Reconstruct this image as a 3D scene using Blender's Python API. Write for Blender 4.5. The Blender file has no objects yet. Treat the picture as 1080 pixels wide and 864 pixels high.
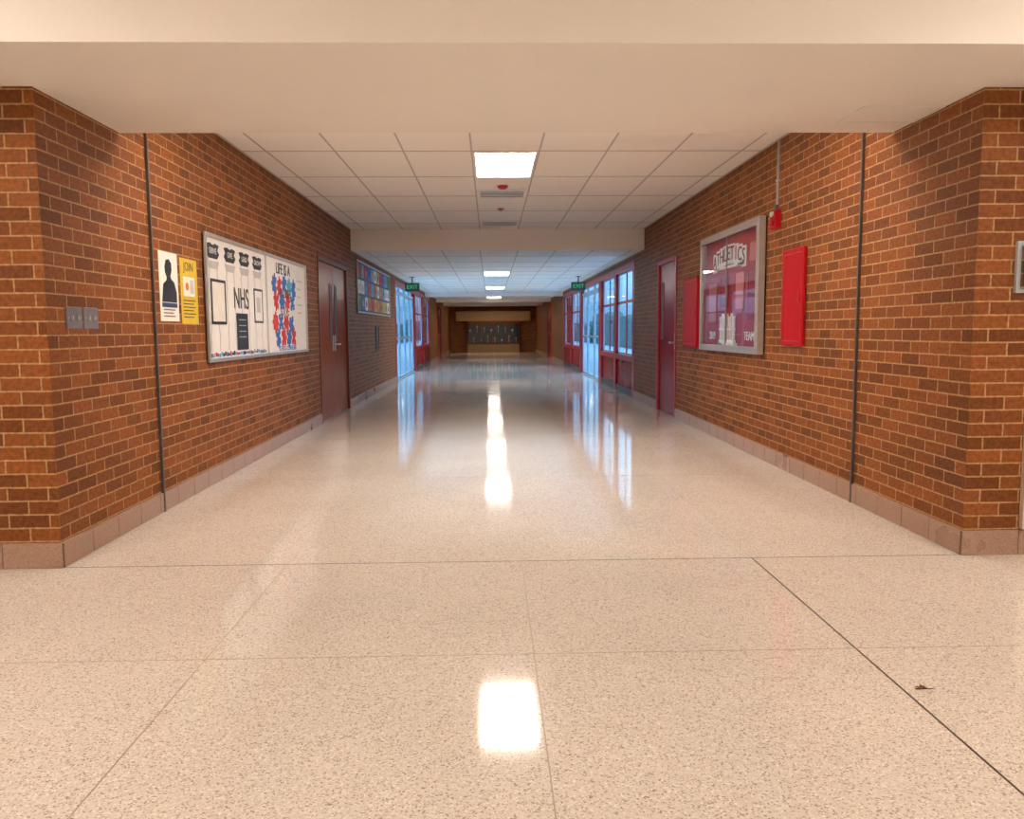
import bpy, math, random
from mathutils import Vector, Matrix
random.seed(4)
S = bpy.context.scene
XL, XR, XC = -2.21, 2.48, 0.15
YP = 4.1            # lobby / corridor corner plane
ZS, ZC, ZC2 = 2.39, 2.80, 2.47
YD, YE = 13.1, 44.0
LX0, LX1, LY0, LZ = -5.5, 5.8, -4.0, 2.95

# ------------------------------------------------------------ materials
def newmat(name):
    m = bpy.data.materials.new(name); m.use_nodes = True
    nt = m.node_tree
    return m, nt, nt.nodes['Principled BSDF']

def plain(name, col, rough=0.5, metal=0.0, var=0.06, scale=9.0, spec=0.5):
    m, nt, b = newmat(name)
    N, L = nt.nodes, nt.links
    g = N.new('ShaderNodeNewGeometry')
    n = N.new('ShaderNodeTexNoise'); n.inputs['Scale'].default_value = scale; n.inputs['Detail'].default_value = 4
    L.new(g.outputs['Position'], n.inputs['Vector'])
    r = N.new('ShaderNodeValToRGB')
    r.color_ramp.elements[0].position = 0.3; r.color_ramp.elements[1].position = 0.7
    r.color_ramp.elements[0].color = tuple(max(0, c*(1-var)) for c in col)+(1,)
    r.color_ramp.elements[1].color = tuple(min(1, c*(1+var)) for c in col)+(1,)
    L.new(n.outputs['Fac'], r.inputs['Fac']); L.new(r.outputs['Color'], b.inputs['Base Color'])
    b.inputs['Roughness'].default_value = rough; b.inputs['Metallic'].default_value = metal
    b.inputs['Specular IOR Level'].default_value = spec
    return m

def brick_mat():
    m, nt, b = newmat('brick'); N, L = nt.nodes, nt.links
    g = N.new('ShaderNodeNewGeometry')
    sp = N.new('ShaderNodeSeparateXYZ'); L.new(g.outputs['Position'], sp.inputs[0])
    sn = N.new('ShaderNodeSeparateXYZ'); L.new(g.outputs['True Normal'], sn.inputs[0])
    ab = N.new('ShaderNodeMath'); ab.operation = 'ABSOLUTE'; L.new(sn.outputs['X'], ab.inputs[0])
    gt = N.new('ShaderNodeMath'); gt.operation = 'GREATER_THAN'; gt.inputs[1].default_value = 0.5; L.new(ab.outputs[0], gt.inputs[0])
    mx = N.new('ShaderNodeMix'); mx.data_type = 'FLOAT'
    L.new(gt.outputs[0], mx.inputs[0]); L.new(sp.outputs['X'], mx.inputs[2]); L.new(sp.outputs['Y'], mx.inputs[3])
    cb = N.new('ShaderNodeCombineXYZ'); L.new(mx.outputs[0], cb.inputs[0]); L.new(sp.outputs['Z'], cb.inputs[1])
    nz = N.new('ShaderNodeTexNoise'); nz.inputs['Scale'].default_value = 30; L.new(cb.outputs[0], nz.inputs['Vector'])
    sc = N.new('ShaderNodeVectorMath'); sc.operation = 'SCALE'; sc.inputs['Scale'].default_value = 0.004; L.new(nz.outputs['Color'], sc.inputs[0])
    ad = N.new('ShaderNodeVectorMath'); ad.operation = 'ADD'; L.new(cb.outputs[0], ad.inputs[0]); L.new(sc.outputs[0], ad.inputs[1])
    br = N.new('ShaderNodeTexBrick'); L.new(ad.outputs[0], br.inputs['Vector'])
    br.inputs['Scale'].default_value = 1; br.inputs['Brick Width'].default_value = 0.205; br.inputs['Row Height'].default_value = 0.070
    br.inputs['Mortar Size'].default_value = 0.0046; br.inputs['Mortar Smooth'].default_value = 0.25; br.inputs['Bias'].default_value = -0.1
    br.inputs['Color1'].default_value = (0.262, 0.080, 0.019, 1); br.inputs['Color2'].default_value = (0.130, 0.038, 0.010, 1)
    br.inputs['Mortar'].default_value = (0.43, 0.255, 0.11, 1)
    n2 = N.new('ShaderNodeTexNoise'); n2.inputs['Scale'].default_value = 45; n2.inputs['Detail'].default_value = 6; L.new(cb.outputs[0], n2.inputs['Vector'])
    mr = N.new('ShaderNodeMapRange'); mr.inputs[1].default_value = 0.3; mr.inputs[2].default_value = 0.7; mr.inputs[3].default_value = 0.7; mr.inputs[4].default_value = 1.25
    L.new(n2.outputs['Fac'], mr.inputs[0])
    mu = N.new('ShaderNodeVectorMath'); mu.operation = 'SCALE'; L.new(br.outputs['Color'], mu.inputs[0]); L.new(mr.outputs[0], mu.inputs['Scale'])
    L.new(mu.outputs[0], b.inputs['Base Color'])
    b.inputs['Roughness'].default_value = 0.55; b.inputs['Specular IOR Level'].default_value = 0.2
    hs = N.new('ShaderNodeMath'); hs.operation = 'MULTIPLY_ADD'; hs.inputs[1].default_value = -1.0
    sm = N.new('ShaderNodeMath'); sm.operation = 'MULTIPLY'; sm.inputs[1].default_value = 0.25; L.new(n2.outputs['Fac'], sm.inputs[0])
    L.new(br.outputs['Fac'], hs.inputs[0]); L.new(sm.outputs[0], hs.inputs[2])
    bp = N.new('ShaderNodeBump'); bp.inputs['Strength'].default_value = 0.7; bp.inputs['Distance'].default_value = 0.005
    L.new(hs.outputs[0], bp.inputs['Height']); L.new(bp.outputs['Normal'], b.inputs['Normal'])
    return m

def terrazzo(name, base, dark, light, rough, ior=1.5):
    m, nt, b = newmat(name); N, L = nt.nodes, nt.links
    g = N.new('ShaderNodeNewGeometry')
    v = N.new('ShaderNodeTexVoronoi'); v.inputs['Scale'].default_value = 205; L.new(g.outputs['Position'], v.inputs['Vector'])
    sh = N.new('ShaderNodeSeparateColor'); L.new(v.outputs['Color'], sh.inputs[0])
    r = N.new('ShaderNodeValToRGB'); cr = r.color_ramp
    cr.elements[0].position = 0.0; cr.elements[0].color = dark+(1,)
    cr.elements[1].position = 1.0; cr.elements[1].color = light+(1,)
    e = cr.elements.new(0.18); e.color = tuple(x*0.84 for x in base)+(1,)
    e = cr.elements.new(0.38); e.color = base+(1,)
    e = cr.elements.new(0.8); e.color = base+(1,)
    L.new(sh.outputs[0], r.inputs['Fac'])
    n = N.new('ShaderNodeTexNoise'); n.inputs['Scale'].default_value = 1.3; n.inputs['Detail'].default_value = 5; L.new(g.outputs['Position'], n.inputs['Vector'])
    mr = N.new('ShaderNodeMapRange'); mr.inputs[1].default_value = 0.3; mr.inputs[2].default_value = 0.7; mr.inputs[3].default_value = 0.95; mr.inputs[4].default_value = 1.04
    L.new(n.outputs['Fac'], mr.inputs[0])
    mu = N.new('ShaderNodeVectorMath'); mu.operation = 'SCALE'; L.new(r.outputs['Color'], mu.inputs[0]); L.new(mr.outputs[0], mu.inputs['Scale'])
    L.new(mu.outputs[0], b.inputs['Base Color'])
    b.inputs['IOR'].default_value = ior
    m2 = N.new('ShaderNodeMapRange'); m2.inputs[1].default_value = 0.3; m2.inputs[2].default_value = 0.7; m2.inputs[3].default_value = rough*0.85; m2.inputs[4].default_value = rough*1.2
    L.new(n.outputs['Fac'], m2.inputs[0]); L.new(m2.outputs[0], b.inputs['Roughness'])
    return m

def tile_mat():
    m, nt, b = newmat('acoustic_tile'); N, L = nt.nodes, nt.links
    g = N.new('ShaderNodeNewGeometry')
    n = N.new('ShaderNodeTexNoise'); n.inputs['Scale'].default_value = 160; n.inputs['Detail'].default_value = 3; L.new(g.outputs['Position'], n.inputs['Vector'])
    r = N.new('ShaderNodeValToRGB'); r.color_ramp.elements[0].position = 0.34; r.color_ramp.elements[1].position = 0.46
    r.color_ramp.elements[0].color = (0.72, 0.68, 0.63, 1); r.color_ramp.elements[1].color = (0.92, 0.88, 0.83, 1)
    L.new(n.outputs['Fac'], r.inputs['Fac']); L.new(r.outputs['Color'], b.inputs['Base Color'])
    b.inputs['Roughness'].default_value = 0.9
    return m

def glass_mat(name, tint=(0.90, 0.96, 1.0)):
    # thin pane: Schlick reflectance, same from both sides
    m = bpy.data.materials.new(name); m.use_nodes = True; nt = m.node_tree; N, L = nt.nodes, nt.links
    N.clear()
    o = N.new('ShaderNodeOutputMaterial'); t = N.new('ShaderNodeBsdfTransparent'); t.inputs[0].default_value = tint+(1,)
    gl = N.new('ShaderNodeBsdfGlossy'); gl.inputs['Roughness'].default_value = 0.01
    lw = N.new('ShaderNodeLayerWeight'); lw.inputs[0].default_value = 0.5
    pw = N.new('ShaderNodeMath'); pw.operation = 'POWER'; pw.inputs[1].default_value = 5; L.new(lw.outputs['Facing'], pw.inputs[0])
    ma = N.new('ShaderNodeMath'); ma.operation = 'MULTIPLY_ADD'; ma.inputs[1].default_value = 0.9; ma.inputs[2].default_value = 0.04; L.new(pw.outputs[0], ma.inputs[0])
    mx = N.new('ShaderNodeMixShader'); L.new(ma.outputs[0], mx.inputs[0]); L.new(t.outputs[0], mx.inputs[1]); L.new(gl.outputs[0], mx.inputs[2]); L.new(mx.outputs[0], o.inputs[0])
    return m

def emit(name, col, st):
    m = bpy.data.materials.new(name); m.use_nodes = True; nt = m.node_tree; N, L = nt.nodes, nt.links
    N.clear(); o = N.new('ShaderNodeOutputMaterial'); e = N.new('ShaderNodeEmission'); e.inputs[0].default_value = col+(1,); e.inputs[1].default_value = st
    L.new(e.outputs[0], o.inputs[0]); return m

BRICK = brick_mat()
TERR = terrazzo('terrazzo', (0.68, 0.615, 0.55), (0.32, 0.24, 0.20), (0.84, 0.79, 0.73), 0.075, 1.62)
BASE = terrazzo('base_tile', (0.36, 0.22, 0.155), (0.27, 0.16, 0.11), (0.42, 0.27, 0.19), 0.3)
GROUT = plain('grout', (0.13, 0.08, 0.055), 0.8)
JDARK = plain('joint_dark', (0.05, 0.035, 0.03), 0.5)
JLITE = plain('joint_brass', (0.34, 0.26, 0.21), 0.4)
PAINT = plain('cream_paint', (0.84, 0.785, 0.725), 0.55, var=0.015, scale=1.5)
TILE = tile_mat()
TBAR = plain('tbar', (0.48, 0.43, 0.40), 0.5, var=0.02)
WHITE = plain('white', (0.84, 0.82, 0.80), 0.45, var=0.03)
CREAM = plain('paper_cream', (0.80, 0.78, 0.72), 0.6, var=0.03)
BLACK = plain('black', (0.012, 0.012, 0.014), 0.45)
DGREY = plain('dark_grey', (0.06, 0.06, 0.07), 0.5)
GREY = plain('grey_metal', (0.10, 0.085, 0.08), 0.5, 0.2)
PLATE = plain('plate_metal', (0.25, 0.23, 0.25), 0.4, 0.5)
ALU = plain('aluminium', (0.52, 0.50, 0.48), 0.35, 0.6)
RED = plain('red_paint', (0.38, 0.010, 0.020), 0.35)
REDB = plain('red_bright', (0.40, 0.004, 0.010), 0.5, spec=0.15)
MAROON = plain('maroon_paint', (0.27, 0.010, 0.018), 0.24, spec=0.08)
BROWN = plain('brown_door', (0.30, 0.078, 0.034), 0.24, spec=0.06)
BROWNF = plain('brown_frame', (0.14, 0.035, 0.022), 0.35, spec=0.2)
CASEBG = plain('case_backing', (0.34, 0.022, 0.038), 0.7)
CASEPK = plain('case_pink', (0.52, 0.17, 0.17), 0.6)
YELLOW = plain('yellow_paper', (0.66, 0.46, 0.03), 0.6)
BLUE = plain('blue_paper', (0.03, 0.15, 0.52), 0.6)
CYAN = plain('cyan_paper', (0.10, 0.42, 0.62), 0.6)
REDP = plain('red_paper', (0.60, 0.03, 0.03), 0.6)
NAVY = plain('navy_paper', (0.03, 0.05, 0.13), 0.6)
ORANGE = plain('orange_paper', (0.62, 0.18, 0.03), 0.6)
GREEN = plain('green_paper', (0.05, 0.3, 0.12), 0.6)
LGREY = plain('pale_grey', (0.55, 0.54, 0.53), 0.5)
BEIGE = plain('beige_metal', (0.62, 0.50, 0.40), 0.45)
TAN = plain('tan_laminate', (0.46, 0.27, 0.10), 0.4)
TAND = plain('tan_bench', (0.34, 0.20, 0.08), 0.4)
GLASS = glass_mat('window_glass')
DOORWH = plain('door_stile', (0.30, 0.52, 0.70), 0.35, 0.1)
LENS = emit('light_lens', (1.0, 0.865, 0.73), 41)
LENS2 = emit('light_lens_far', (1.0, 0.875, 0.74), 28)
EXITG = emit('exit_green', (0.05, 0.8, 0.35), 0.7)
LEAF = plain('dry_leaf', (0.16, 0.05, 0.025), 0.7, var=0.3, scale=80)
CONC = plain('concrete', (0.30, 0.40, 0.50), 0.8)
HEDGE = plain('hedge_foliage', (0.07, 0.13, 0.14), 0.9, var=0.6, scale=6)

# ------------------------------------------------------------ builder
class B:
    def __init__(s, name, mats=None):
        s.name = name; s.v = []; s.f = []; s.fm = []; s.mats = []
        s.fr(Vector((0,0,0)), Vector((1,0,0)), Vector((0,1,0)), Vector((0,0,1)))
    def fr(s, o, u, v, n): s.o, s.u, s.w, s.n = Vector(o), Vector(u), Vector(v), Vector(n); return s
    def left(s, y, z, off=0): return s.fr((XL+off, y, z), (0,1,0), (0,0,1), (1,0,0))
    def right(s, y, z, off=0): return s.fr((XR-off, y, z), (0,-1,0), (0,0,1), (-1,0,0))
    def front(s, x, y, z): return s.fr((x, y, z), (1,0,0), (0,0,1), (0,-1,0))
    def P(s, a, b, c): return s.o + s.u*a + s.w*b + s.n*c
    def mi(s, m):
        if m not in s.mats: s.mats.append(m)
        return s.mats.index(m)
    def add(s, pts, faces, m):
        k = len(s.v); s.v += [s.P(*p) for p in pts]
        i = s.mi(m)
        for f in faces: s.f.append([k+j for j in f]); s.fm.append(i)
    def box(s, a0, a1, b0, b1, c0, c1, m):
        p = [(a,b,c) for c in (c0,c1) for b in (b0,b1) for a in (a0,a1)]
        s.add(p, [(0,2,3,1),(4,5,7,6),(0,1,5,4),(2,6,7,3),(0,4,6,2),(1,3,7,5)], m)
        return s
    def bbox(s, a0, a1, b0, b1, c0, c1, m, e=0.006):   # box with chamfered front edges
        p = [(a0,b0,c0),(a1,b0,c0),(a1,b1,c0),(a0,b1,c0),
             (a0,b0,c1-e),(a1,b0,c1-e),(a1,b1,c1-e),(a0,b1,c1-e),
             (a0+e,b0+e,c1),(a1-e,b0+e,c1),(a1-e,b1-e,c1),(a0+e,b1-e,c1)]
        f = [(3,2,1,0),(8,9,10,11)]
        for k in range(4):
            j = (k+1)%4
            f += [(k,j,4+j,4+k),(4+k,4+j,8+j,8+k)]
        s.add(p, f, m); return s
    def pane(s, a0, a1, b0, b1, c, m):
        s.add([(a0,b0,c),(a1,b0,c),(a1,b1,c),(a0,b1,c)], [(0,1,2,3)], m); return s
    def ring(s, a0, a1, b0, b1, c0, c1, t, m):
        s.box(a0,a1,b0,b0+t,c0,c1,m); s.box(a0,a1,b1-t,b1,c0,c1,m)
        s.box(a0,a0+t,b0+t,b1-t,c0,c1,m); s.box(a1-t,a1,b0+t,b1-t,c0,c1,m); return s
    def poly(s, pts, c0, c1, m):
        n = len(pts)
        p = [(a,b,c0) for a,b in pts]+[(a,b,c1) for a,b in pts]
        s.add(p, [tuple(range(n))[::-1], tuple(range(n,2*n))]+[(i,(i+1)%n,n+(i+1)%n,n+i) for i in range(n)], m); return s
    def disc(s, a, b, r, c0, c1, m, n=20, ry=None):
        ry = ry or r
        return s.poly([(a+r*math.cos(2*math.pi*i/n), b+ry*math.sin(2*math.pi*i/n)) for i in range(n)], c0, c1, m)
    def lathe(s, prof, a, b, m, n=24):   # prof: (r, c) along n axis
        p = []; f = []
        for r, c in prof:
            p += [(a+r*math.cos(2*math.pi*i/n), b+r*math.sin(2*math.pi*i/n), c) for i in range(n)]
        for k in range(len(prof)-1):
            f += [(k*n+i, k*n+(i+1)%n, (k+1)*n+(i+1)%n, (k+1)*n+i) for i in range(n)]
        f += [tuple(range(n))[::-1], tuple(range((len(prof)-1)*n, len(prof)*n))]
        s.add(p, f, m); return s
    def splash(s, a, b, r, c0, c1, m, n=26, seed=0):
        R = random.Random(seed)
        return s.poly([(a+r*(R.uniform(.45,1.0))*math.cos(2*math.pi*i/n), b+r*(R.uniform(.45,1.0))*math.sin(2*math.pi*i/n)) for i in range(n)], c0, c1, m)
    def puzzle(s, a, b, h, c0, c1, m, ang=0.0, tabs=(1,-1,1,-1)):
        # jigsaw piece: square of half-size h with knobs (+1) or sockets (-1)
        pts = []
        for k in range(4):
            ca, sa = math.cos(k*math.pi/2+ang), math.sin(k*math.pi/2+ang)
            loc = [(-h, -h), (-.25*h, -h)]
            for j in range(1, 7):
                t = math.pi*j/7
                loc.append((-.30*h*math.cos(t)*1.0, -h-tabs[k]*(.16*h+.32*h*math.sin(t))))
            loc += [(.25*h, -h)]
            pts += [(a+x*ca-y*sa, b+x*sa+y*ca) for x, y in loc]
        return s.poly(pts, c0, c1, m)
    def text(s, t, a, b, size, c, m, ex=0.001, align='CENTER', sx=1.0, rot=0.0):
        cu = bpy.data.curves.new('t', 'FONT'); cu.body = t; cu.size = size; cu.align_x = align; cu.align_y = 'CENTER'; cu.extrude = ex; cu.resolution_u = 3
        ob = bpy.data.objects.new('t', cu); S.collection.objects.link(ob)
        dg = bpy.context.evaluated_depsgraph_get(); me = bpy.data.meshes.new_from_object(ob.evaluated_get(dg))
        cs, sn = math.cos(rot), math.sin(rot)
        pts = [(a+(v.co.x*cs*sx-v.co.y*sn), b+(v.co.x*sn*sx+v.co.y*cs), c+ex+v.co.z) for v in me.vertices]
        s.add(pts, [tuple(p.vertices) for p in me.polygons], m)
        bpy.data.objects.remove(ob); bpy.data.curves.remove(cu); bpy.data.meshes.remove(me); return s
    def done(s, smooth=False):
        lo = Vector([min(v[i] for v in s.v) for i in range(3)]); hi = Vector([max(v[i] for v in s.v) for i in range(3)])
        c = (lo+hi)/2; c.z = lo.z
        me = bpy.data.meshes.new(s.name); me.from_pydata([tuple(v-c) for v in s.v], [], s.f)
        for m in s.mats: me.materials.append(m)
        me.polygons.foreach_set('material_index', s.fm); me.update()
        if smooth:
            for p in me.polygons: p.use_smooth = True
        ob = bpy.data.objects.new(s.name, me); ob.location = c; S.collection.objects.link(ob)
        return ob

# ------------------------------------------------------------ floor
b = B('floor')
b.box(LX0, LX1, LY0, YP, -0.1, 0, TERR)
b.box(XL-0.3, XR+0.3, YP, YE+0.3, -0.1, 0, TERR)
for k in range(-4, 5):
    x = XC+1.21*k
    m, w = (JDARK, 0.0038) if k == 1 else (JLITE, 0.0020)
    b.box(x-w, x+w, LY0, YP, 0, 0.0005, m)
    if k in (-1, 0, 1): b.box(x-0.0015, x+0.0015, YP, YE, 0, 0.0005, JLITE)
for k in range(-6, 1):
    y = YP+1.21*k
    w = 0.003 if k == 0 else 0.0020
    b.box(LX0 if k else XL, LX1 if k else XR, y-w, y+w, 0, 0.0006, JDARK if k == 0 else JLITE)
for k in range(1, 16):
    y = YP+2.42*k
    b.box(XL, XR, y-0.002, y+0.002, 0, 0.0006, JLITE)
b.done()

# ------------------------------------------------------------ corridor side walls
def side_wall(name, x0, x1, solid, openings, top2=ZC2):
    b = B(name)
    for (y0, y1) in solid:
        cuts = [y0]+[c for c in (5.03, YD) if y0 < c < y1]+[y1]
        for a, c in zip(cuts[:-1], cuts[1:]):
            mid = (a+c)/2
            z = ZS if mid < 5.03 else (ZC if mid < YD else ZC2)
            b.box(x0, x1, a, c, 0, z, BRICK)
    for (y0, y1, zt) in openings:
        z = ZC if (y0+y1)/2 < YD else ZC2
        b.box(x0, x1, y0, y1, zt, z, BRICK)
    return b.done()
DL0, DL1, GL0, GL1, GL2 = 10.5, 12.6, 18.9, 23.9, 29.5
side_wall('wall_left', XL-0.3, XL, [(YP,DL0),(DL1,GL0),(GL2,34.0),(36.0,YE)], [(DL0,DL1,2.17),(GL0,GL2,2.36),(34.0,36.0,2.17)])
side_wall('wall_right', XR, XR+0.3, [(YP,10.75),(11.95,13.9),(27.4,33.0),(35.0,YE)], [(10.75,11.95,2.17),(13.9,27.4,2.36),(33.0,35.0,2.17)])
B('wall_lobby_left').box(LX0, XL-0.3, YP, YP+0.3, 0, ZS, BRICK).done()
B('wall_lobby_right').box(XR+0.3, LX1, YP, YP+0.3, 0, ZS, BRICK).done()
B('wall_back').box(LX0, LX1, LY0-0.2, LY0, 0, LZ, PAINT).done()
B('wall_lobby_side_left').box(LX0-0.2, LX0, LY0-0.2, YP+0.3, 0, LZ, PAINT).done()
B('wall_lobby_side_right').box(LX1, LX1+0.2, LY0-0.2, YP+0.3, 0, LZ, PAINT).done()
B('wall_end').box(XL-0.3, XR+0.3, YE, YE+0.3, 0, ZC2, BRICK).done()

# baseboards with tile joints
def baseboard(name, side, runs):
    b = B(name)
    for (y0, y1) in runs:
        y = y0
        while y < y1-0.01:
            ye = min(y+0.305, y1)
            if side == 'l': b.fr((XL,0,0),(0,1,0),(0,0,1),(1,0,0)).bbox(y+0.002, ye-0.002, 0.0, 0.13, -0.002, 0.014, BASE, 0.003)
            else: b.fr((XR,0,0),(0,-1,0),(0,0,1),(-1,0,0)).bbox(-ye+0.002, -y-0.002, 0.0, 0.13, -0.002, 0.014, BASE, 0.003)
            y = ye
        if side == 'l': b.fr((XL,0,0),(0,1,0),(0,0,1),(1,0,0)).box(y0, y1, 0, 0.128, -0.001, 0.009, GROUT)
        else: b.fr((XR,0,0),(0,-1,0),(0,0,1),(-1,0,0)).box(-y1, -y0, 0, 0.128, -0.001, 0.009, GROUT)
    return b.done()
baseboard('baseboard_left', 'l', [(YP,DL0-.02),(DL1+.02,GL0),(GL2,33.95),(36.05,YE)])
baseboard('baseboard_right', 'r', [(YP,10.73),(11.97,13.9),(27.4,32.95),(35.05,YE)])
def base_front(name, x0, x1):
    b = B(name).front(0, YP, 0); x = x0
    b.box(x0, x1, 0, 0.128, -0.001, 0.009, GROUT)
    while x < x1-0.01:
        xe = min(x+0.305, x1); b.bbox(x+0.002, xe-0.002, 0, 0.13, -0.002, 0.014, BASE, 0.003); x = xe
    b.done()
base_front('baseboard_lobby_left', XL+0.014-0.305*10, XL+0.014)
base_front('baseboard_lobby_right', XR-0.014, XR-0.014+0.305*10)

# ------------------------------------------------------------ ceilings
B('beam_soffit').box(LX0, LX1, 3.49, 5.03, ZS, LZ, PAINT).done()
B('ceiling_lobby').box(LX0-0.2, LX1+0.2, LY0-0.2, 3.49, LZ, LZ+0.1, PAINT).done()
def ceiling(name, z, y0, y1, yg0):
    b = B(name); b.box(XL-0.3, XR+0.3, y0, y1, z, z+0.1, TILE)
    for k in range(-4, 4):
        x = XC+0.305+0.61*k
        b.box(x-0.008, x+0.008, y0, y1, z-0.003, z, TBAR)
    y = yg0
    while y < y1:
        if y > y0: b.box(XL, XR, y-0.008, y+0.008, z-0.0035, z, TBAR)
        y += 1.22
    b.box(XL, XL+0.02, y0, y1, z-0.004, z, TBAR); b.box(XR-0.02, XR, y0, y1, z-0.004, z, TBAR)
    b.done()
ceiling('ceiling', ZC, 5.03, YD, 7.43-2.44)
ceiling('ceiling_far', ZC2, YD, YE+0.3, 17.79-3.66)
B('trim_bulkhead').box(XL, XR, YD-0.03, YD, ZC2-0.0, ZC, PAINT).done()
for i, y in enumerate((27.6, 33.2, 38.2)):
    B('trim_ceiling_beam_%d' % (i+1)).box(XL, XR, y, y+0.5, ZC2-0.13, ZC2, PAINT).done()

def troffer(x, y0, y1, z, lens):
    b = B('ceiling_light')
    x0, x1 = x-0.29, x+0.29
    b.ring(x0, x1, y0+0.02, y1-0.02, z-0.012, z, 0.018, WHITE)
    b.box(x0+0.018, x1-0.018, y0+0.038, y1-0.038, z-0.008, z-0.001, lens)
    b.done()
troffer(XC, 7.43, 8.65, ZC, LENS)
troffer(XC-1.22, 5.05, 5.66, ZC, LENS); troffer(XC+1.22, 5.05, 5.66, ZC, LENS)  # added pair, hidden above the beam soffit, to light the corridor walls more evenly
for y in (17.79, 23.89, 31.21, 39.75): troffer(XC, y, y+1.22, ZC2, LENS2)
for x, y in ((-2.9, 1.2), (3.2, 1.2), (-2.6, -2.0), (2.9, -2.0)): troffer(x, y, y+1.22, LZ, LENS)

def vent(x, y, z, w=0.58):
    b = B('ceiling_air_vent'); h = w/2
    b.ring(x-h, x+h, y-h, y+h, z-0.012, z, 0.035, WHITE)
    b.box(x-h+0.03, x+h-0.03, y-h+0.03, y+h-0.03, z-0.004, z-0.001, DGREY)
    for k in range(5):
        yy = y-h+0.085+k*(w-0.17)/4
        b.box(x-h+0.03, x+h-0.03, yy-0.017, yy+0.017, z-0.007, z-0.004, WHITE)
    b.done()
vent(XC, 9.72, ZC-0.003); vent(XC, 12.35, ZC-0.003)
b = B('smoke_detector').fr((XC,9.15,ZC-0.0),(1,0,0),(0,-1,0),(0,0,-1))
b.lathe([(0.06,0),(0.06,0.02),(0.05,0.035),(0.03,0.045)],0,0,RED); b.lathe([(0.07,0),(0.07,0.008)],0,0,WHITE); b.done()
b = B('fire_sprinkler').fr((XC,10.9,ZC),(1,0,0),(0,-1,0),(0,0,-1))
b.lathe([(0.05,0),(0.045,0.008),(0.016,0.014),(0.012,0.03)],0,0,RED); b.lathe([(0.028,0.035),(0.028,0.038)],0,0,ALU); b.box(-.003,.003,-.015,-.012,.01,.036,ALU); b.box(-.003,.003,.012,.015,.01,.036,ALU); b.done()
b = B('ceiling_access_panel'); b.box(2.05,2.45,4.45,4.75,ZS-0.006,ZS,PAINT); b.ring(2.03,2.47,4.43,4.77,ZS-0.008,ZS,0.012,WHITE); b.done()

# ------------------------------------------------------------ conduits / joints
for sd, y in (('l', 5.38), ('r', 5.40)):
    b = B('wall_conduit'); (b.left(y, 0.0) if sd == 'l' else b.right(y, 0.0))
    b.box(-.009,.009,.0,ZC,0.0,.018,GREY)
    for z in (0.5,1.4,2.3): b.box(-.014,.014,z,z+.02,0,.020,GREY)
    b.done()

# ------------------------------------------------------------ doors in corridor
def door(name, side, y0, y1, leaves, md, mf, zt=2.17):
    b = B(name); w = y1-y0
    (b.left(y0,0) if side == 'l' else b.right(y1,0))
    f = 0.05
    b.box(-0.0, f, 0, zt, -0.12, 0.012, mf); b.box(w-f, w, 0, zt, -0.12, 0.012, mf); b.box(f, w-f, zt-f, zt, -0.12, 0.012, mf)
    lw = (w-2*f)/leaves
    for k in range(leaves):
        a0 = f+k*lw+0.003; a1 = f+(k+1)*lw-0.003
        b.bbox(a0, a1, 0.008, zt-f-0.003, -0.06, -0.015, md, 0.003)
        if leaves == 2: c0, c1 = (a1-0.26, a1-0.10) if k == 0 else (a0+0.10, a0+0.26)
        else: c0, c1 = a0+0.12, a0+0.28
        b.ring(c0, c1, 1.05, 1.85, -0.016, -0.008, 0.02, mf); b.box(c0+.02, c1-.02, 1.07, 1.83, -0.016, -0.012, DGREY)
        hx = (a1-0.07) if (k == 0) else (a0+0.07)
        b.bbox(hx-.03, hx+.03, 0.92, 1.14, -0.015, -0.006, ALU, .002)
        b.box(hx-.012, hx+.012, 1.0, 1.024, -0.008, 0.045, ALU)
        s = -1 if k == 0 else 1
        b.box(min(hx, hx+s*.12), max(hx, hx+s*.12), 1.0, 1.024, 0.03, 0.05, ALU)
    return b.done()
door('door_1', 'l', DL0, DL1, 2, BROWN, BROWNF)
door('door_2', 'r', 10.75, 11.95, 1, MAROON, RED)
door('door_3', 'l', 34.0, 36.0, 2, RED, MAROON)
door('door_4', 'r', 33.0, 35.0, 2, RED, MAROON)

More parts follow.
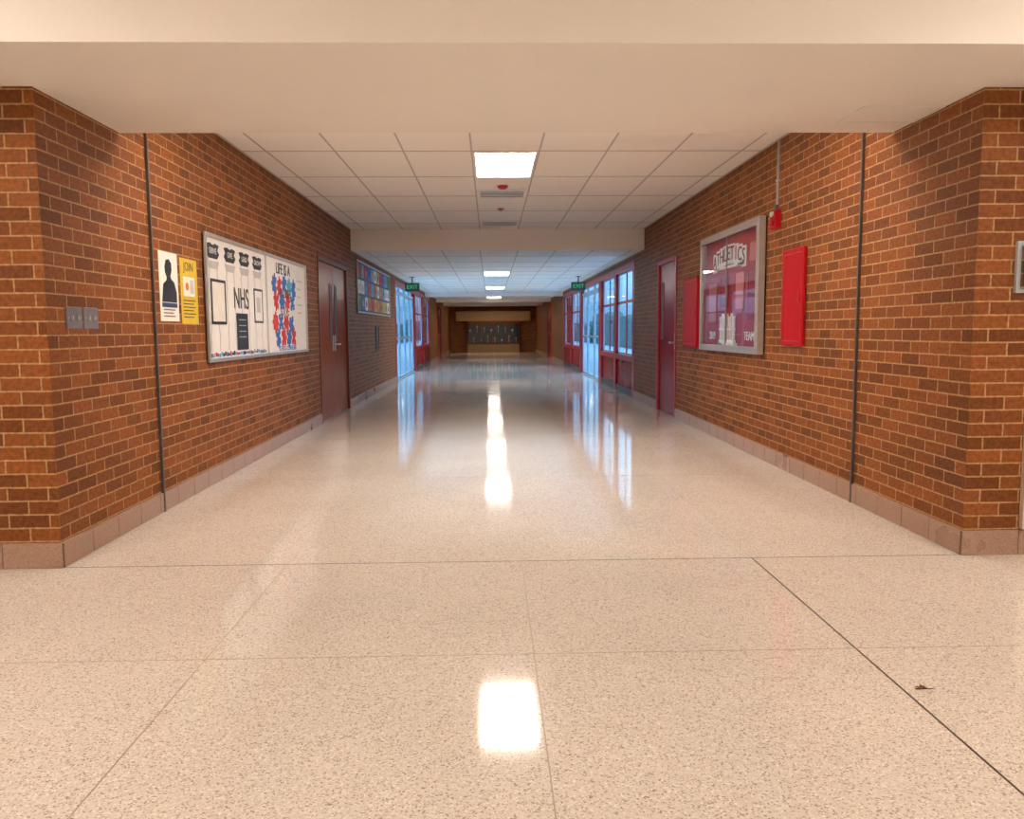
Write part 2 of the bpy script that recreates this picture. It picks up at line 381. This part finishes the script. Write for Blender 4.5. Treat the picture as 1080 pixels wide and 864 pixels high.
# ------------------------------------------------------------ red framed glazing
def glazing(name, side, y0, y1, kind, n):
    b = B(name); w = y1-y0; zt = 2.36
    (b.left(y0,0) if side == 'l' else b.right(y1,0))
    b.box(0, w, zt-0.1, zt, -0.08, 0.01, RED)
    bw = w/n; hw = 0.12 if kind == 'w' else 0.022
    for k in range(n+1):
        h = 0.11 if k in (0, n) else hw
        a = min(max(k*bw, h), w-h)
        inner = kind == 'd' and 0 < k < n
        b.box(a-h, a+h, 0, zt-0.1, -0.08, -0.03 if inner else 0.005, DOORWH if inner else RED)
    for k in range(n):
        a0 = 0.22 if k == 0 else k*bw+hw
        a1 = w-0.22 if k == n-1 else (k+1)*bw-hw
        if kind == 'w':
            b.box(a0, a1, 0.0, 0.12, -0.08, 0.0, DGREY)
            b.box(a0, a1, 0.12, 0.62, -0.08, -0.03, MAROON)
            b.box(a0, a1, 0.62, 0.72, -0.08, 0.01, RED)
            b.ring(a0, a1, 0.72, zt-0.1, -0.07, -0.05, 0.03, DOORWH)
            b.box((a0+a1)/2-.03, (a0+a1)/2+.03, 0.75, zt-.13, -0.07, -0.05, RED)
            b.box(a0, a1, 1.68, 1.73, -0.07, -0.05, RED)
            b.pane(a0+.03, a1-.03, 0.75, zt-0.13, -0.06, GLASS)
        else:
            b.ring(a0, a1, 0.02, 2.1, -0.07, -0.045, 0.05, DOORWH)
            b.box(a0, a1, 2.1, 2.16, -0.08, -0.03, DOORWH)
            b.pane(a0+.05, a1-.05, 0.07, 2.05, -0.06, GLASS)
            b.pane(a0, a1, 2.16, zt-0.1, -0.06, GLASS)
            b.box(a0+.05, a1-.05, 1.0, 1.04, -0.045, -0.01, ALU)
            b.box(a0, a1, 0, 0.02, -0.08, 0.0, ALU)
    return b.done()
glazing('window_1', 'r', 13.9, 18.3, 'w', 2)
glazing('door_5', 'r', 18.3, 22.3, 'd', 3)
glazing('window_2', 'r', 22.3, 27.4, 'w', 2)
glazing('door_6', 'l', GL0, GL1, 'd', 4)
glazing('window_3', 'l', GL1, GL2, 'w', 2)

def exit_sign(x, y):
    b = B('exit_sign').front(x, y, 2.13)
    b.bbox(-0.17, 0.17, 0, 0.2, -0.06, 0.0, DGREY, 0.006)
    b.text('EXIT', 0, 0.1, 0.13, 0.0, EXITG, 0.002)
    b.box(-0.012, 0.012, 0.2, ZC2-2.13, -0.042, -0.018, DGREY); b.box(-0.06, 0.06, ZC2-2.13-0.015, ZC2-2.13, -0.06, 0.0, DGREY)
    b.done()
exit_sign(-1.86, 19.5); exit_sign(2.12, 19.5)

# ------------------------------------------------------------ left wall : bulletin board
b = B('bulletin_board').left(6.34, 0.96)
W, H = 3.40, 1.01
b.box(0, W, 0, H, 0, 0.012, WHITE)
b.ring(0, W, 0, H, 0, 0.03, 0.028, ALU)
b.box(W/2-.012, W/2+.012, 0.028, H-0.028, 0.012, 0.024, LGREY)
c = 0.012
for i, (u, wd) in enumerate(((0.2,.30),(0.62,.30),(1.02,.30),(1.42,.30))):
    b.poly([(u-wd/2,.86),(u-wd/2+.05,.82),(u+wd/2-.05,.82),(u+wd/2,.86),(u+wd/2-.04,.89),(u+wd/2,.93),(u+.06,.94),(u,.925),(u-.06,.94),(u-wd/2,.93),(u-wd/2+.04,.89)], c, c+.003, BLACK)
    b.text(('SERVE','GIVE','LEAD','GROW')[i], u, .878, .065, c+.003, WHITE, .0005)
    for s in (-1, 1):
        for j in range(7):       # paper streamer figures
            z0 = .08+j*.105; o = .015*math.sin(j*1.7+i)
            b.poly([(u+s*(.10+o)-.006, z0), (u+s*(.10+o)+.006, z0), (u+s*(.10-o)+.006, z0+.105), (u+s*(.10-o)-.006, z0+.105)], c, c+.002, LGREY)
    b.poly([(u-.14,.80),(u+.14,.80),(u+.10,.74),(u-.10,.74)], c, c+.002, LGREY)
b.ring(.12, .47, .30, .66, c, c+.006, .022, BLACK); b.box(.142,.448,.322,.638,c,c+.003,CREAM)
b.text('NHS', .90, .52, .26, c, BLACK, .002, sx=.85)
b.box(.74, 1.06, .08, .40, c, c+.004, BLACK)
for k in range(4): b.box(.80, 1.0, .34-k*.05, .348-k*.05, c+.004, c+.005, LGREY)
b.ring(1.28, 1.56, .32, .64, c, c+.005, .02, BLACK); b.box(1.3,1.54,.34,.62,c,c+.003,WHITE); b.box(1.36,1.48,.42,.56,c+.003,c+.004,LGREY)
cols = [BLUE, CYAN, REDP, NAVY]
for k in range(34): b.box(.08+k*.046, .105+k*.046+random.uniform(0,.015), .035+random.uniform(0,.01), .06+random.uniform(0,.02), c, c+.002, cols[k%4] if k%3 else BLACK)
b.text('LIFE IS A', 2.38, .885, .16, c, BLACK, .002)
R = random.Random(7)
for i, (u, v, m) in enumerate(((2.02,.72,BLUE),(2.22,.70,REDP),(2.42,.73,BLUE),(2.62,.71,CYAN),(2.82,.70,BLUE),
        (2.08,.56,REDP),(2.30,.55,BLUE),(2.52,.57,REDP),(2.74,.55,BLUE),
        (2.02,.33,REDP),(2.23,.34,BLUE),(2.45,.33,REDP),(2.68,.32,BLUE),
        (2.10,.18,BLUE),(2.32,.17,REDP),(2.54,.18,BLUE),(2.76,.17,REDP))):
    b.puzzle(u, v, .078, c, c+.002+.0003*i, m, R.uniform(-.25,.25), [R.choice((1,-1)) for _ in range(4)])
b.text('PUZZLE', 2.4, .635, .13, c+.009, BLACK, .001); b.text('SOLVE', 2.4, .45, .13, c, BLACK, .001); b.text('it', 2.4, .25, .10, c+.009, WHITE, .001)
for k in range(5): b.box(2.98, 3.22-.05*(k%3), .80-k*.09, .815-k*.09, c, c+.002, LGREY)
b.text('SCHOOL COUNSELING', 2.5, .06, .07, c, BLUE, .001)
b.done()

b = B('event_poster').left(5.50, 1.275)
b.box(0,.32,0,.47,0,.003,CREAM)
b.poly([(.03,.13),(.29,.13),(.29,.20),(.25,.27),(.20,.29),(.19,.31),(.215,.35),(.21,.40),(.17,.425),(.12,.415),(.095,.37),(.10,.33),(.125,.30),(.12,.28),(.06,.25)],.003,.004,BLACK)
b.box(.03,.29,.095,.125,.003,.004,NAVY)
for k in range(3): b.box(.05,.25-.03*(k%2),.075-k*.022,.082-k*.022,.003,.004,DGREY)
b.done()
b = B('yellow_poster').left(5.87, 1.26)
b.box(0,.33,0,.47,0,.003,YELLOW); b.text('JOIN',.16,.41,.09,.003,BLACK,.0005)
b.box(.05,.27,.20,.34,.003,.004,CREAM); b.disc(.12,.27,.03,.004,.005,ORANGE,14); b.box(.18,.25,.22,.32,.004,.005,LGREY)
for k in range(6): b.box(.04,.28-.04*(k%2),.165-k*.024,.172-k*.024,.003,.004,BLACK)
b.done()
for y in (4.28, 4.46):
    b = B('wall_switch_plate').left(y, 1.22)
    b.bbox(0,.16,0,.118,0,.008,PLATE,.004)
    for k in range(2):
        b.box(.035+k*.06,.065+k*.06,.035,.085,.008,.0095,PLATE); b.box(.044+k*.06,.056+k*.06,.05,.07,.0095,.015,LGREY)
    for k in (.02,.14): b.disc(k,.059,.004,.008,.0092,ALU,8)
    b.done()

b = B('student_art_board').left(13.5, 1.5)
b.box(0,4.3,0,.88,0,.012,NAVY); b.ring(0,4.3,0,.88,0,.03,.03,ALU)
R = random.Random(9)
for i in range(11):
    for j in range(3):
        u = .08+i*.38; v = .06+j*.27; m = R.choice([BLUE,CYAN,REDP,YELLOW,WHITE,CREAM,ORANGE,GREEN,WHITE])
        b.box(u,u+.33,v,v+.23,.012,.015,m); b.splash(u+.16,v+.11,.08,.015,.017,R.choice([NAVY,REDP,YELLOW,CYAN,BLACK]),14,i*3+j)
b.done()
b = B('wall_return_grille').left(15.6, 0.8); b.ring(0,.4,0,.5,0,.015,.025,GREY); b.box(.02,.38,.02,.48,0,.004,BLACK)
for k in range(9): b.box(.025,.375,.045+k*.048,.065+k*.048,.004,.012,GREY)
b.done()

# ------------------------------------------------------------ right wall : athletics case etc.
b = B('athletics_display_case').right(9.30, 0.96)
W, H, D = 2.04, 1.24, 0.07
b.box(0,W,0,H,0,0.012,CASEBG)
b.box(0,W,0,.05,0,D,ALU); b.box(0,W,H-.05,H,0,D,ALU); b.box(0,.05,.05,H-.05,0,D,ALU); b.box(W-.05,W,.05,H-.05,0,D,ALU)
b.ring(.045,W-.045,.045,H-.045,D-.02,D+.006,.022,ALU)
b.box(W/2-.006,W/2+.006,.05,H-.05,D-.016,D-.002,PLATE)
b.pane(.06,W-.06,.06,H-.06,D-.010,GLASS)
for i, ch in enumerate('ATHLETICS'):
    t = (i-4)/4; u = .93+t*.50; v = 1.0-.06*t*t
    b.box(u-.07,u+.07,v-.10,v+.10,.012,.016,WHITE)
    b.text(ch,u,v,.20,.016,MAROON,.002)
b.box(.40,1.45,.86,.885,.012,.016,WHITE)
for (u,v,w,h,m) in ((.2,.30,.34,.44,CASEPK),(.66,.45,.28,.34,MAROON),(1.18,.42,.3,.38,CASEPK),(1.58,.3,.3,.5,MAROON),(1.6,.86,.26,.2,CASEPK)):
    b.box(u,u+w,v,v+h,.012,.018,m); b.ring(u,u+w,v,v+h,.012,.022,.012,CASEBG)
for k in range(7):
    a = .78+k*.075
    b.box(a-.014,a+.014,.10,.32+.03*(k%2),.03,.05,WHITE); b.disc(a,.34+.03*(k%2),.024,.03,.05,WHITE,10)
b.box(.75,1.26,.09,.12,.028,.055,WHITE); b.box(.75,1.26,.22,.24,.03,.052,WHITE); b.box(.72,1.29,.05,.09,.02,.06,WHITE)
b.text('2019',.38,.16,.12,.016,WHITE,.002); b.text('TEAM',1.65,.16,.12,.016,WHITE,.002)
b.done()

def red_box(name, y0, y1, z0, z1, d):
    b = B(name).right(y1, z0); w = y1-y0; h = z1-z0
    b.box(0,w,0,h,0,d*.5,RED); b.bbox(-.008,w+.008,-.008,h+.008,d*.5,d,REDB,.006)
    b.ring(.03,w-.03,.03,h-.03,d,d+.002,.006,RED)
    b.bbox(w-.07,w-.045,h*.45,h*.55,d,d+.012,RED,.003)
    for z in (h*.15,h*.8): b.box(-.014,-.006,z,z+.06,d*.4,d+.002,RED)
    b.done()
red_box('electrical_panel', 6.32, 6.77, 1.06, 1.83, 0.03)
red_box('fire_hose_cabinet', 9.56, 10.22, 0.98, 1.81, 0.04)
b = B('fire_alarm_horn').right(7.06, 2.05)
b.bbox(0,.14,0,.15,0,.05,REDB,.006); b.disc(.07,.07,.045,.05,.058,RED,18); b.bbox(.045,.095,.10,.14,.05,.07,LGREY,.006)
for r in range(3): b.disc(.07,.06,.036-.012*r,.058+.001*r,.0595+.001*r,[MAROON,RED,MAROON][r],16)
b.box(.055,.085,.15,.20,0,.03,GREY); b.box(.062,.078,.2,ZC-2.05,0.002,.018,ALU); b.box(.045,.095,.4,.415,0,.022,ALU)
b.done()

b = B('fire_pull_station').front(2.68, YP, 1.37)
b.bbox(.05,.17,.07,.19,0,.05,REDB,.005); b.box(.07,.15,.11,.135,.05,.06,WHITE)
b.ring(0,.22,0,.26,0,.02,.02,LGREY); b.ring(.01,.21,.01,.25,.02,.085,.006,GLASS); b.pane(.01,.21,.01,.25,.087,GLASS)
b.box(.095,.115,.26,ZS-1.37,0.002,.02,GREY); b.box(.08,.13,.26,.29,0,.03,GREY)
b.done()
b = B('wall_air_register').front(2.775, YP, 0.14)
b.ring(0,.7,0,.6,0,.03,.04,BEIGE); b.box(.03,.67,.03,.57,0,.008,BEIGE)
for k in range(16): b.box(.04,.66,.06+k*.032,.075+k*.032,.008,.02,BEIGE)
b.done()

# dry leaf on floor
b = B('dry_leaf')
pts = []
for i in range(14):
    a = 2*math.pi*i/14; r = .02*(1.0 if i%2 else .5)*(1.3 if i in (0,7) else 1)
    pts.append((1.42+r*math.cos(a), 2.54+r*.8*math.sin(a), .002+.009*abs(math.sin(a*1.5))))
pts.append((1.42,2.54,.003)); b.add(pts, [(i,(i+1)%14,14) for i in range(14)], LEAF)
b.box(1.40,1.44,2.538,2.541,.001,.004,LEAF); b.box(1.437,1.462,2.538,2.540,.001,.003,LEAF); b.done()

# ------------------------------------------------------------ far-end opening, simplified to a made-up dark trophy case
b = B('end_opening_case').front(-1.25, YE, 0)
W = 2.8
b.box(0,W,0,.45,0,.4,TAND); b.box(-.03,W+.03,.43,.47,0,.43,BROWNF)
b.box(0,W,.47,1.6,0,.03,BLACK); b.box(0,W,1.55,1.68,0,.42,BROWN); b.box(-.6,W+.6,1.68,2.2,0,.42,TAN)
for k in range(5):
    a = k*W/4; b.box(max(a-.03,0),min(a+.03,W),.47,1.55,.03,.4,BROWNF)
b.box(.03,W-.03,.98,1.0,.03,.36,DGREY)
for k in range(14):
    u = .15+k*.19; z = .47 if k%2 else 1.0; h = .15+.1*((k*7)%3)
    b.box(u-.04,u+.04,z,z+.05,.15,.23,BLACK); b.box(u-.012,u+.012,z+.05,z+h,.18,.2,ALU); b.disc(u,z+h+.04,.045,.16,.22,YELLOW if k%3 else WHITE,10)
b.pane(.03,W-.03,.5,1.55,.385,GLASS)
b.done()

# ------------------------------------------------------------ outside
B('ground_outside').box(-40,XL-0.3,YP+.3,200,-.15,-.05,CONC).done()
B('ground_outside').box(XR+0.3,40,YP+.3,200,-.15,-.05,CONC).done()
for x in (-9.5, 9.5):
    b = B('hedge'); b.fr((x,0,-.05),(0,1,0),(0,0,1),(1,0,0)); R = random.Random(int(x*2)); y = 8.0
    while y < 150:
        w_ = R.uniform(1.0,2.4); h_ = R.uniform(1.3,2.6); n = 9
        b.poly([(y-.2,0),(y+w_+.2,0)]+[(y+w_/2+(w_/2+.2)*math.cos(math.pi*i/n), h_*(.55+.45*math.sin(math.pi*i/n))+R.uniform(-.07,.07)) for i in range(n+1)], -R.uniform(.4,.7), R.uniform(.4,.7), HEDGE)
        y += w_
    b.done()
w = bpy.data.worlds.new('world'); S.world = w; w.use_nodes = True
nt = w.node_tree; bg = nt.nodes['Background']
tc = nt.nodes.new('ShaderNodeTexCoord'); sp = nt.nodes.new('ShaderNodeSeparateXYZ'); nt.links.new(tc.outputs['Generated'], sp.inputs[0])
r = nt.nodes.new('ShaderNodeValToRGB'); nt.links.new(sp.outputs['Z'], r.inputs['Fac'])
r.color_ramp.elements[0].color = (0.050,0.145,0.25,1); r.color_ramp.elements[1].position = 0.4; r.color_ramp.elements[1].color = (0.34,0.68,1.0,1)
nt.links.new(r.outputs['Color'], bg.inputs['Color']); bg.inputs['Strength'].default_value = 5.0

# ------------------------------------------------------------ camera
al, th, ro = math.radians(1.48), math.radians(5.65), math.radians(0.4)
f = Vector((math.sin(al)*math.cos(th), math.cos(al)*math.cos(th), -math.sin(th)))
r0 = Vector((math.cos(al), -math.sin(al), 0)); u0 = r0.cross(f)
rt = r0*math.cos(ro) - u0*math.sin(ro); up = u0*math.cos(ro) + r0*math.sin(ro)
M = Matrix((rt, up, -f)).transposed().to_4x4(); M.translation = (0, 0, 1.2)
cam = bpy.data.cameras.new('camera'); co = bpy.data.objects.new('camera', cam); S.collection.objects.link(co)
co.matrix_world = M; cam.sensor_width = 36; cam.sensor_fit = 'HORIZONTAL'; cam.lens = 850/1080*36; cam.clip_start = 0.05; cam.clip_end = 300
S.camera = co
S.view_settings.view_transform = 'Standard'
S.view_settings.look = 'None'
S.view_settings.exposure = 0.0
